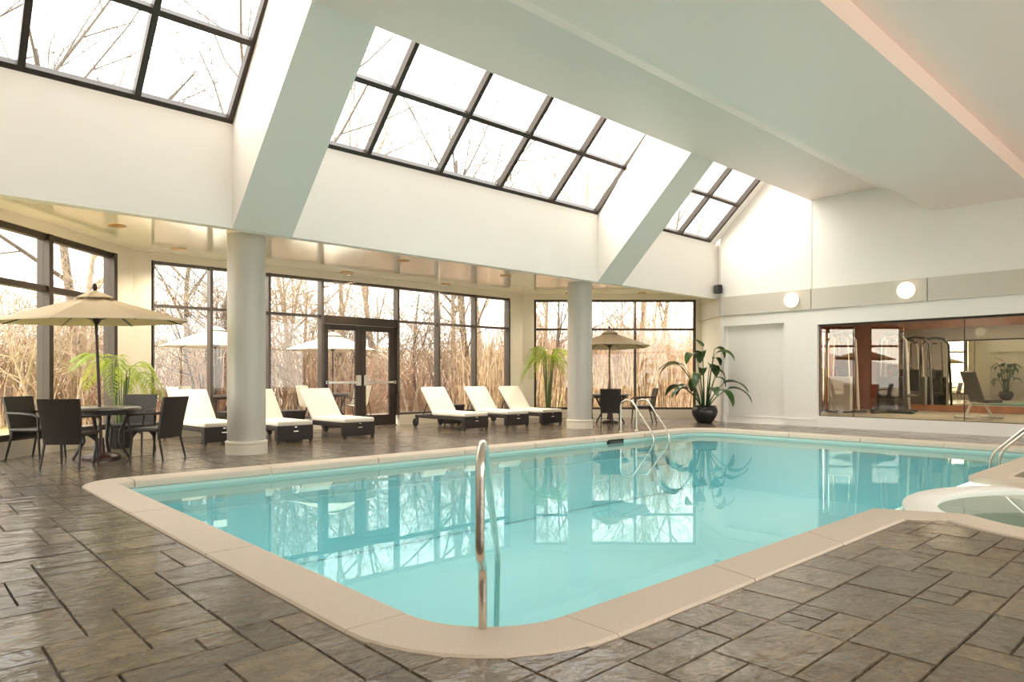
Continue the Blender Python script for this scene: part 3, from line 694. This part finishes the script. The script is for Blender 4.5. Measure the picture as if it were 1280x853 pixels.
def make_side_table():
    e = empty('side_table', category='side table')
    t_, b_ = .215, .16
    mk('body', MB().add([(sx_ * q, sy * q, z) for q, z in ((b_, .03), (t_, .46)) for sx_, sy in ((-1, -1), (1, -1), (1, 1), (-1, 1))],
                        [(3, 2, 1, 0), (4, 5, 6, 7)] + [(i, (i + 1) % 4, 4 + (i + 1) % 4, 4 + i) for i in range(4)]), 'wicker', e)
    mk('top', MB().rbox((0, 0, .475), (.45, .45, .03), .008), 'wicker', e)
    for sx_ in (-1, 1):
        for sy in (-1, 1): mk('foot', MB().box(sx_ * .13 - .015, sx_ * .13 + .015, sy * .13 - .015, sy * .13 + .015, 0, .035), 'black', e)
    return e
FX, FY = math.cos(TH), math.sin(TH)
face = lambda fx, fy, tx, ty: math.atan2(ty - fy, tx - fx) - math.pi / 2       # turn +y of a thing towards a target

# dining set by the palm
T1 = (2.27, 10.97); used = []; ch = make_chair(); g_ch = 'wicker chairs round the umbrella table by the palm'
for (x, y), jit, lb in (((1.80, 10.36), .06, 'dark wicker armchair with its back to the pool, at the table by the palm'),
                        ((1.62, 11.62), -.1, 'dark wicker armchair next to the angled corner window, at the table by the palm'),
                        ((2.83, 11.68), .05, 'dark wicker armchair in front of the palm, across the table from the pool'),
                        ((2.86, 10.55), -.35, 'dark wicker armchair between the umbrella table and the round column')):
    place(ch, used, (x, y, 0), face(x, y, *T1) + jit, label=lb, category='chair', group=g_ch)
T2 = (13.50, 10.98)
for (x, y), jit, lb in (((12.86, 10.45), .0, 'dark wicker armchair with its back to the pool, beside the far column'),
                        ((14.02, 10.36), .15, 'dark wicker armchair seen from the side, between far umbrella and big-leaved plant'),
                        ((13.15, 11.62), 0, 'dark wicker armchair across the far table, by the angled window')):
    place(ch, used, (x, y, 0), face(x, y, *T2) + jit, label=lb, category='chair', group='wicker chairs round the far umbrella table')
ut = []; tb = make_table()
place(tb, ut, (*T1, 0), .3, label='round dark table pierced by the umbrella pole, by the palm', category='table')
place(tb, ut, (*T2, 0), .1, label='round dark table under the far umbrella by the plant', category='table')
uu = []; um = make_umbrella('canvas')
o = place(um, uu, (T1[0], T1[1], 0), 0, label='open beige umbrella with dark finial over the dining set by the palm', category='umbrella'); o.rotation_euler = (R_(.8), R_(-2.2), 0)
o = place(um, uu, (T2[0], T2[1], 0), R_(14), label='open beige umbrella over the far dining set beside the column', category='umbrella'); o.scale = (.86, .86, 1); o.rotation_euler = (R_(-1.2), R_(1.5), R_(14))

# loungers
ul = []; lg = make_lounger()
for x, y, rz, lb in ((4.34, 12.02, 3, 'white-cushioned lounger beside the column and dining set, first of its row'),
                     (5.37, 11.45, 2, 'white-cushioned lounger just past the round column, before a dark side table'),
                     (6.68, 11.50, 4, 'white-cushioned lounger parked right in front of the double door'),
                     (9.52, 11.45, 0, 'white-cushioned lounger just past the door, its wheels showing'),
                     (10.83, 11.52, -1, 'white-cushioned lounger next to the dark side table under the window, middle of three'),
                     (11.97, 11.52, -1, 'white-cushioned lounger closest to the palm and far column')):
    place(lg, ul, (x, y, 0), R_(rz), label=lb, category='sun lounger', group='sun loungers along the glazing')
us_ = []; st = make_side_table()
for x, y, lb in ((4.98, 13.35, 'dark tapered wicker side table behind the round column'), (6.02, 13.05, 'dark tapered wicker side table before the double door, between loungers'), (10.20, 13.2, 'dark tapered wicker side table between loungers past the door')):
    place(st, us_, (x, y, 0), 0, label=lb, category='side table', group='wicker side tables')

# ------------------------------------------------------------------ metal rails
def rounded(pts, r=.12, n=6):
    pts = [Vector(p) for p in pts]; out = [pts[0]]
    for i in range(1, len(pts) - 1):
        a, b, c = pts[i - 1], pts[i], pts[i + 1]; d0, d1 = (a - b), (c - b); q = min(r, d0.length * .48, d1.length * .48)
        p0, p1 = b + d0.normalized() * q, b + d1.normalized() * q
        out += [p0 * (1 - t) ** 2 + b * 2 * t * (1 - t) + p1 * t * t for t in [k / n for k in range(n + 1)]]
    return out + [pts[-1]]
def cam_pt(d, l, z): return (FX * d + FY * l, FY * d - FX * l, z)
hr = empty('pool_handrail', label='steel stair handrail rising from the near rounded pool corner', category='handrail')
mk('rail', MB().tube(rounded([cam_pt(3.10, -.133, -.45), cam_pt(3.10, -.133, .30), cam_pt(2.93, -.138, .37), cam_pt(2.90, -.135, .80), cam_pt(3.06, -.130, .87), cam_pt(4.78, -.100, -.10), cam_pt(4.80, -.112, -.74)], .11, 8), .0205, 14), 'steel', hr, smooth=True)
def ladder(x0, x1, pts, label, treads):
    e = empty('pool_ladder', label=label, category='ladder', group='pool ladders')
    for x in (x0, x1):
        mk('rail', MB().tube(rounded([(x, y, z) for y, z in pts], .14, 7), .0205, 12), 'steel', e, smooth=True)
        mk('escutcheon', MB().lathe([(.05, 0), (.045, .012), (.022, .02)], 16, (x, pts[0][0], .0)), 'steel', e, smooth=True)
    for y, z in treads: mk('tread', MB().box(x0, x1, y - .05, y + .05, z - .012, z + .012), 'steel', e)
ladder(11.48, 12.02, [(9.05, .0), (9.05, .64), (8.78, .70), (8.22, .0), (8.22, -.95)], 'steel ladder at the far pool edge before the dining set', [(8.22, -.35), (8.22, -.65)])
ladder(11.10, 11.60, [(1.45, .0), (1.45, .58), (1.85, .66), (2.42, .08), (2.42, -.95)], 'steel ladder where the deck reaches past the hot tub', [(2.42, -.35), (2.42, -.65)])

# ------------------------------------------------------------------ plants
def frond(base, az, L_, lift, droop, name, parent, leaf_len=.31, m='palm'):
    mb = MB(); n = 14; pts = []
    for i in range(n + 1):
        t = i / n; rr = L_ * (math.sin(lift) * 0 + t) * math.cos(lift) + .0; zz = L_ * math.sin(lift) * t - droop * t ** 2.2
        pts.append(Vector((base[0] + rr * math.cos(az), base[1] + rr * math.sin(az), base[2] + zz)))
    mb.tube(pts, [.009 * (1 - .8 * i / n) for i in range(n + 1)], 4)
    for i in range(3, n + 1):
        for k in range(2):
            if i == n and k: continue
            t = (i + k / 2) / n
            if t > 1: continue
            p = pts[i] + (pts[min(i + 1, n)] - pts[i]) * (k / 2); d = (pts[min(i + 1, n)] - pts[i - 1]).normalized()
            side = d.cross(Vector((0, 0, 1))); side = side.normalized() if side.length > .01 else Vector((math.sin(az), -math.cos(az), 0))
            ll = leaf_len * math.sin(math.pi * min(1, (.12 + t * .86))) ** .6 * rng.uniform(.85, 1.1)
            for s_ in (-1, 1):
                dr = (side * s_ * .9 + d * .55 + Vector((0, 0, -.18 - rng.random() * .25))).normalized(); w_ = d.cross(dr).cross(dr).normalized() * .012
                tip = p + dr * ll + Vector((0, 0, -.10 * ll)); md = p + dr * ll * .45 + Vector((0, 0, .02))
                mb.add([p, md + w_, tip, md - w_], [(0, 1, 2, 3)])
    return mk(name, mb, m, parent)
def palm(loc, label, n, hgt, L_, seed, zoff=0.):
    rng.seed(seed); e = empty('potted_palm', loc, label=label, category='potted palm')
    p = mk('pot', MB().lathe([(.15, 0), (.19, .25), (.205, .30), (.19, .30), (.18, .26)], 24), 'pot', e, smooth=True)
    mk('soil', MB().lathe([(.185, .24), (.185, .262)], 20), 'soil', e)
    for k in range(n):
        az = 2 * math.pi * k / n + rng.uniform(-.3, .3); h_ = hgt * rng.uniform(.72, 1.0); o_ = .05
        b0 = (o_ * math.cos(az), o_ * math.sin(az), .26); b1 = (.14 * math.cos(az), .14 * math.sin(az), h_)
        fr_ = frond(b1, az, L_ * rng.uniform(.85, 1.1), R_(rng.uniform(28, 66)), L_ * rng.uniform(.6, 1.5), 'frond', e)
        mk('stalk', MB().tube([b0, ((b0[0] + b1[0]) * .45, (b0[1] + b1[1]) * .45, h_ * .6), b1], [.016, .012, .009], 5), 'stem', fr_)
palm((2.87, 12.58, 0), 'tall feathery green palm against the pier behind the umbrella table', 9, 1.48, .80, 3)
palm((13.05, 12.72, 0), 'feathery yellow-green palm at the angled window beyond the loungers', 12, 1.85, .95, 5)
def big_leaf(base, az, hgt, reach, ln, wd, droop, parent, twist=0.):
    mb = MB(); b = Vector(base); o_ = Vector((math.cos(az), math.sin(az), 0)); top = b + o_ * reach + Vector((0, 0, hgt))
    c1 = b + o_ * reach * .25 + Vector((0, 0, hgt * .6))
    pts = [b * (1 - t) ** 2 + c1 * 2 * t * (1 - t) + top * t * t for t in [i / 7 for i in range(8)]]
    mb.tube(pts, [.017 - .010 * i / 7 for i in range(8)], 6)
    d = (pts[-1] - pts[-2]).normalized(); side = Vector((-math.sin(az), math.cos(az), 0)); rows = []
    p = top.copy(); dirv = (d * .5 + o_ * .8).normalized()
    for i in range(9):
        t = i / 8; wv = wd * (math.sin(math.pi * min(1, .06 + .94 * t ** .8)) ** .75) * .5 + .002
        up = dirv.cross(side); fold = up.normalized() * (.28 * wv)
        if fold.z < 0: fold = -fold
        sd_ = (side + Vector((0, 0, twist))).normalized()
        rows.append([p - sd_ * wv + fold, p, p + sd_ * wv + fold])
        p = p + dirv * (ln / 8); dirv = (dirv + Vector((0, 0, -droop / 8 * (1 + t)))).normalized()
    mb.sheet(rows)
    return mk('leaf', mb, 'leaf', parent, smooth=True)
def big_plant(loc, label, seed, wall_side=0, reach=1.):
    rng.seed(seed); e = empty('potted_plant', loc, label=label, category='potted plant')
    mk('pot', MB().lathe([(.17, 0), (.21, .03), (.30, .18), (.325, .28), (.30, .38), (.275, .40), (.29, .43), (.265, .43), (.25, .36)], 32), 'pot', e, smooth=True)
    mk('soil', MB().lathe([(.255, .355), (.255, .375)], 24), 'soil', e)
    for k in range(21):
        az = k * 2.399 + rng.uniform(-.25, .25); hi = rng.uniform(.45, 1.5)
        sq = reach * (.38 if math.cos(az) * wall_side > .25 else 1.)
        big_leaf((.09 * math.cos(az), .09 * math.sin(az), .36), az, hi, sq * (.24 + .38 * (1 - abs(hi - .9)) * rng.uniform(.6, 1.2)), sq ** .5 * rng.uniform(.52, .78), rng.uniform(.20, .29), rng.uniform(1.0, 2.0) / sq, e, rng.uniform(-.3, .3))
    big_leaf((0, .03, .36), 1.0, 1.58, .05, .55, .17, .25, e, .2); big_leaf((.03, -.03, .36), -1.3, 1.38, .22, .62, .22, 1.8, e, .3)
big_plant((15.40, 9.45, 0), 'tall big-leaved plant in a round charcoal pot beside the niche', 11, 1)
big_plant((.02, 8.5, 0), 'tall big-leaved plant in a charcoal pot on the end wall opposite the gym', 12, -1, .5)

# ------------------------------------------------------------------ outdoors
og = MB()
def gz(x, y):
    d = max(0, y - 21 + .0) ; d2 = max(0, x - 26); q = max(d, d2)
    return -.03 + min(3.2, .0095 * q ** 2) + .12 * math.sin(x * .6) * math.sin(y * .5) * min(1, q / 4)
gr = MB(); NX, NY = 66, 72
gr.sheet([[(-45 + 110 * i / NX, -38 + 108 * j / NY, 0) for i in range(NX + 1)] for j in range(NY + 1)])
keep = []
gr.v = [(x, y, gz(x, y) - .05) for x, y, z in gr.v]
def inside(x, y): return XL - .5 < x < 22 and -4.4 < y < 9.8 or (2 < x < 14.5 and -4 < y < 13.9)
gr.f = [f for f in gr.f if not all(inside(gr.v[i][0], gr.v[i][1]) for i in f)]
mk('ground_outside', gr, 'litter', kind='structure', label='tan leaf-littered ground and bank outside', category='ground', smooth=True)
mk('lawn', MB().prism([(-14, 8), (-.8, 10.2), (2.6, 14.3), (2.6, 20.5), (-14, 20.5)], -.07, -.045), 'grass', kind='structure', label='pale yellow-green lawn outside the corner window', category='lawn')
mk('patio', MB().prism([(2.6, 14.2), (14, 14.2), (14, 19.2), (2.6, 19.2)], -.07, -.02), 'patio', kind='structure', label='pale concrete patio outside the double door', category='patio')
mk('lawn_strip', MB().prism([(13.5, 14.35), (17.3, 10.75), (21.5, 10.75), (21.5, 13), (16, 17), (14.1, 17)], -.07, -.045), 'grass', kind='structure', label='strip of pale grass outside the angled window', category='lawn')
M['pale'] = mat('bounce_paving', (.74, .70, .63), .85, var=.06, vs=2, world=True)
mk('reflector', MB().prism([(-6, -4.25), (-6, -18), (23, -18), (23, -4.25)], -.07, -.03), 'pale', kind='structure', label='pale paved terrace added to bounce daylight up to the ceiling', category='reflector')  # added unseen ground, kept pale to throw daylight in through the near wall
# patio furniture
um2 = make_umbrella('whitecanvas', 1.93, 2.40, 1.28); u2 = []
PU = ((6.05, 17.35), (9.25, 17.4))
place(um2, u2, (*PU[0], -.02), .2, label='white patio umbrella outside behind the round column', category='umbrella', group='patio umbrellas')
place(um2, u2, (*PU[1], -.02), .4, label='white patio umbrella outside the double door', category='umbrella', group='patio umbrellas')
for p, lb in zip(PU, ('round patio table under the umbrella behind the column', 'round patio table under the umbrella outside the double door')):
    place(tb, ut, (*p, -.02), .5, label=lb, category='table', group='patio tables')
def make_patio_chair():
    e = empty('patio_chair', category='chair')
    for sx_ in (-1, 1):
        mk('frame', MB().tube(rounded([(sx_ * .26, .22, 0), (sx_ * .26, .20, .62), (sx_ * .26, -.18, .60), (sx_ * .25, -.32, .0)], .06, 4), .014, 6).tube([(sx_ * .24, .24, .42), (sx_ * .24, -.18, .38), (sx_ * .24, -.34, .95)], .014, 6), 'darkwood', e, smooth=True)
    mk('sling', MB().sheet([[(-.235, y, z), (.235, y, z)] for y, z in ((.24, .42), (0, .39), (-.15, .385), (-.2, .46), (-.34, .95))]).sheet([[(-.235, y, z - .008), (.235, y, z - .008)] for y, z in ((.24, .42), (0, .39), (-.15, .385), (-.2, .46), (-.34, .95))]), 'whitecanvas', e)
    return e
pc = make_patio_chair(); up = []
for p in PU:
    for k, a in enumerate((20, 110, 200, 290)):
        x, y = p[0] + .85 * math.cos(R_(a)), p[1] + .85 * math.sin(R_(a))
        place(pc, up, (x, y, -.02), face(x, y, *p), label='cream sling patio chair drawn up to the table behind the column' if p is PU[0] else 'cream sling patio chair at the table outside the double door',
              category='chair', group='patio chairs behind the column' if p is PU[0] else 'patio chairs outside the door')
# bare trees
def tree(loc, h_, seed, m, label, lean=0., spread=.55, lv=4, r0=None, trunks=1):
    q = random.Random(seed); e = empty('bare_tree', loc, label=label, category='tree', group='bare trees outside')
    tr, tw = MB(), MB()
    def grow(p, d, L_, r, l):
        n = 4 if l < 2 else 3; pts = [p]; rs = [r]
        for i in range(n):
            d = (d + Vector((q.uniform(-1, 1), q.uniform(-1, 1), q.uniform(-.35, .75))) * (.10 + .06 * l)).normalized()
            pts.append(pts[-1] + d * (L_ / n)); rs.append(r * (1 - .62 * (i + 1) / n))
        (tr if l < 2 else tw).tube(pts, rs, 7 if l == 0 else (5 if l == 1 else 3), cap=False)
        if l >= lv: return
        k = (7, 5, 4, 3)[min(l, 3)]
        for i in range(k):
            t = (.35 if l == 0 else .2) + (.97 - (.35 if l == 0 else .2)) * (i + q.random() * .7) / k; j = min(n - 1, int(t * n)); f_ = t * n - j
            bp = pts[j].lerp(pts[j + 1], f_); a = q.uniform(0, 6.283); dd = (pts[j + 1] - pts[j]).normalized(); o1 = dd.orthogonal().normalized(); o2 = dd.cross(o1)
            nd = (dd + (o1 * math.cos(a) + o2 * math.sin(a)) * q.uniform(.6, 1.25) * (spread / .55)).normalized()
            grow(bp, nd, L_ * q.uniform(.42, .66), max(.005, rs[j] * .55), l + 1)
    for k in range(trunks):
        grow(Vector((q.uniform(-.3, .3) * (trunks > 1), q.uniform(-.3, .3) * (trunks > 1), -.1)), Vector((lean + q.uniform(-.25, .25) * (trunks > 1), q.uniform(-.08, .08), 1)).normalized(), h_ * .62, r0 or h_ * .0085, 0)
    mk('trunk', tr, m, e, smooth=True); mk('branches', tw, m if m == 'palebark' else 'bark', e, smooth=True)
TL = 'bare grey winter tree rising from the brush outside the glazing'
TP = 'bare pale-barked winter tree standing in the brush outside the glazing'
q = random.Random(21)
TREES = ((1.9, 20.5, 19, 'bark', .6), (6.6, 19.6, 16, 'bark', .65), (-3, 22, 17, 'palebark', .5), (.4, 15.6, 5.0, 'bark', .7), (4.3, 23, 18, 'bark', .6),
         (4.5, 26, 14, 'palebark', .5), (8, 26, 13, 'bark', .55), (10.5, 22.5, 11, 'palebark', .6), (13, 24, 15, 'palebark', .5), (15.5, 25, 17, 'palebark', .45),
         (17.2, 21, 16, 'bark', .5), (19.5, 23, 17, 'palebark', .45), (22, 20, 16, 'palebark', .5), (24, 18, 15, 'bark', .5), (26, 15, 13, 'palebark', .5), (18.5, 18.2, 10, 'palebark', .6),
         (12.2, 19.8, 6.5, 'palebark', .8), (9, 20.3, 6, 'palebark', .9), (3.4, 19.5, 5.5, 'palebark', .9), (-6, 17.5, 12, 'bark', .6), (28, 20, 16, 'bark', .5), (21, 27, 17, 'bark', .5),
         (14.2, 20.5, 7, 'bark', .8), (7.3, 22, 8, 'bark', .8), (10.8, 24, 9, 'bark', .7), (16, 19.5, 9, 'bark', .7), (20.4, 16.4, 8, 'palebark', .6), (-1.2, 18.6, 6, 'bark', .8), (20, 19.4, 9, 'palebark', .6), (22.6, 17, 9, 'palebark', .65), (18.0, 17.0, 7.5, 'bark', .65), (20.2, 14.6, 7, 'palebark', .6), (16.2, 17.8, 8, 'palebark', .6))
for x, y, h_, m, sp_ in TREES:
    tree((x, y, gz(x, y) - .03), h_, int(x * 31 + y * 7) & 1023, m, TP if m == 'palebark' else TL, q.uniform(-.12, .12), sp_, 5 if h_ > 15 or x > 16 else 4)
TM = 'many-stemmed bare thicket tree with curving pale stems behind the patio'
for i, x in enumerate((2.6, 4.9, 6.9, 8.3, 10.0, 11.6, 13.4, 14.9)):
    y = 19.7 + (i * 37 % 17) / 11; tree((x, y, gz(x, y) - .03), 4.6 + (i * 29 % 13) / 6, 300 + i, ('palebark', 'palebark', 'bark')[i % 3], TM, 0, .75, 4, .045, 4)
# shrubs of thin twigs
def shrub(loc, h_, r_, n, seed, m, label):
    p = random.Random(seed); e = empty('bare_shrub', loc, label=label, category='shrub', group='twiggy shrubs outside'); mb = MB()
    for _ in range(n):
        a = p.uniform(0, 6.283); rr = r_ * math.sqrt(p.random()); b0 = Vector((rr * .45 * math.cos(a), rr * .45 * math.sin(a), 0)); hh = h_ * p.uniform(.5, 1)
        b1 = Vector((rr * math.cos(a) + p.uniform(-.15, .15), rr * math.sin(a) + p.uniform(-.15, .15), hh * .6)); b2 = b1 + Vector((p.uniform(-.6, .6), p.uniform(-.6, .6), hh * .42))
        mb.tube([b0, b1, b2], [.017, .012, .004], 3, cap=False)
        for _ in range(6):
            t = p.uniform(.15, .95); s0 = b0.lerp(b1, t) if p.random() < .4 else b1.lerp(b2, t)
            o_ = Vector((p.uniform(-.55, .55), p.uniform(-.55, .55), p.uniform(-.05, .5)))
            mb.tube([s0, s0 + o_ * .5 + Vector((0, 0, -.06)), s0 + o_ + Vector((0, 0, .1))], [.008, .006, .003], 3, cap=False)
    mk('twigs', mb, m, e)
SL = 'leafless tan twiggy shrub in the thicket outside the glazing'
for i in range(44):
    x = -5 + 33 * (i + q.random()) / 44; y = q.uniform(20.0, 24.5) if x < 17 else q.uniform(14, 21)
    if x > 17 and y < 14.5: y += 2
    shrub((x, y, gz(x, y) - .03), q.uniform(2.0, 4.2), q.uniform(1.1, 1.9), 95, 100 + i, ('twig', 'twig', 'reed')[i % 3], SL)
# dry reeds: nobody could count them
rd = MB(); q = random.Random(5)
def reed(x, y, h_):
    z = gz(x, y) - .06; a = q.uniform(0, 6.283); w_ = q.uniform(.007, .015); lx, ly = q.gauss(0, .2) * h_, q.gauss(0, .2) * h_
    b = [(x + w_ * math.cos(a + k * 2.094), y + w_ * math.sin(a + k * 2.094), z) for k in range(3)]
    m_ = [(px + lx * .4, py + ly * .4, z + h_ * .6) for px, py, _ in b]; tip = (x + lx, y + ly, z + h_)
    rd.add(b + m_ + [tip], [(k, (k + 1) % 3, 3 + (k + 1) % 3, 3 + k) for k in range(3)] + [(3 + k, 3 + (k + 1) % 3, 6) for k in range(3)])
for _ in range(8000):                       # beyond the angled right window
    t, s_ = q.random(), q.uniform(3.2, 9.5); bx = 11.5 + 9.5 * t; by = 14.5 + (9.8 - 14.5) * (t - .2); x, y = bx + .68 * s_, by + .73 * s_
    if y > 10.4 and not (2.6 < x < 14.2 and y < 19.4): reed(x, y, (.5 + 2.7 * q.random() ** 1.3) * (.95 + .09 * s_) * (.8 + .3 * math.sin(x * 1.3) * math.sin(y * .9)))
for _ in range(4200):                        # beyond the corner window
    x, y = q.uniform(-10, 3.0), q.uniform(19.0, 26.5); 
    if y > 14.3 + .0 * x: reed(x, y, (.3 + 1.9 * q.random() ** 1.6) * (.7 + .06 * (y - 15)) * (.8 + .4 * math.sin(x * 1.1) * math.sin(y * .8)))
for _ in range(1800):                        # behind the patio
    x, y = q.uniform(2.5, 15), q.uniform(19.6, 25); reed(x, y, (.2 + 1.1 * q.random() ** 2) * (.8 + .4 * math.sin(x * 1.1) * math.sin(y * .8)))
mk('dry_reeds', rd, 'reed', kind='stuff', label='dense stand of dry tan reeds and brush outside the windows', category='reeds')
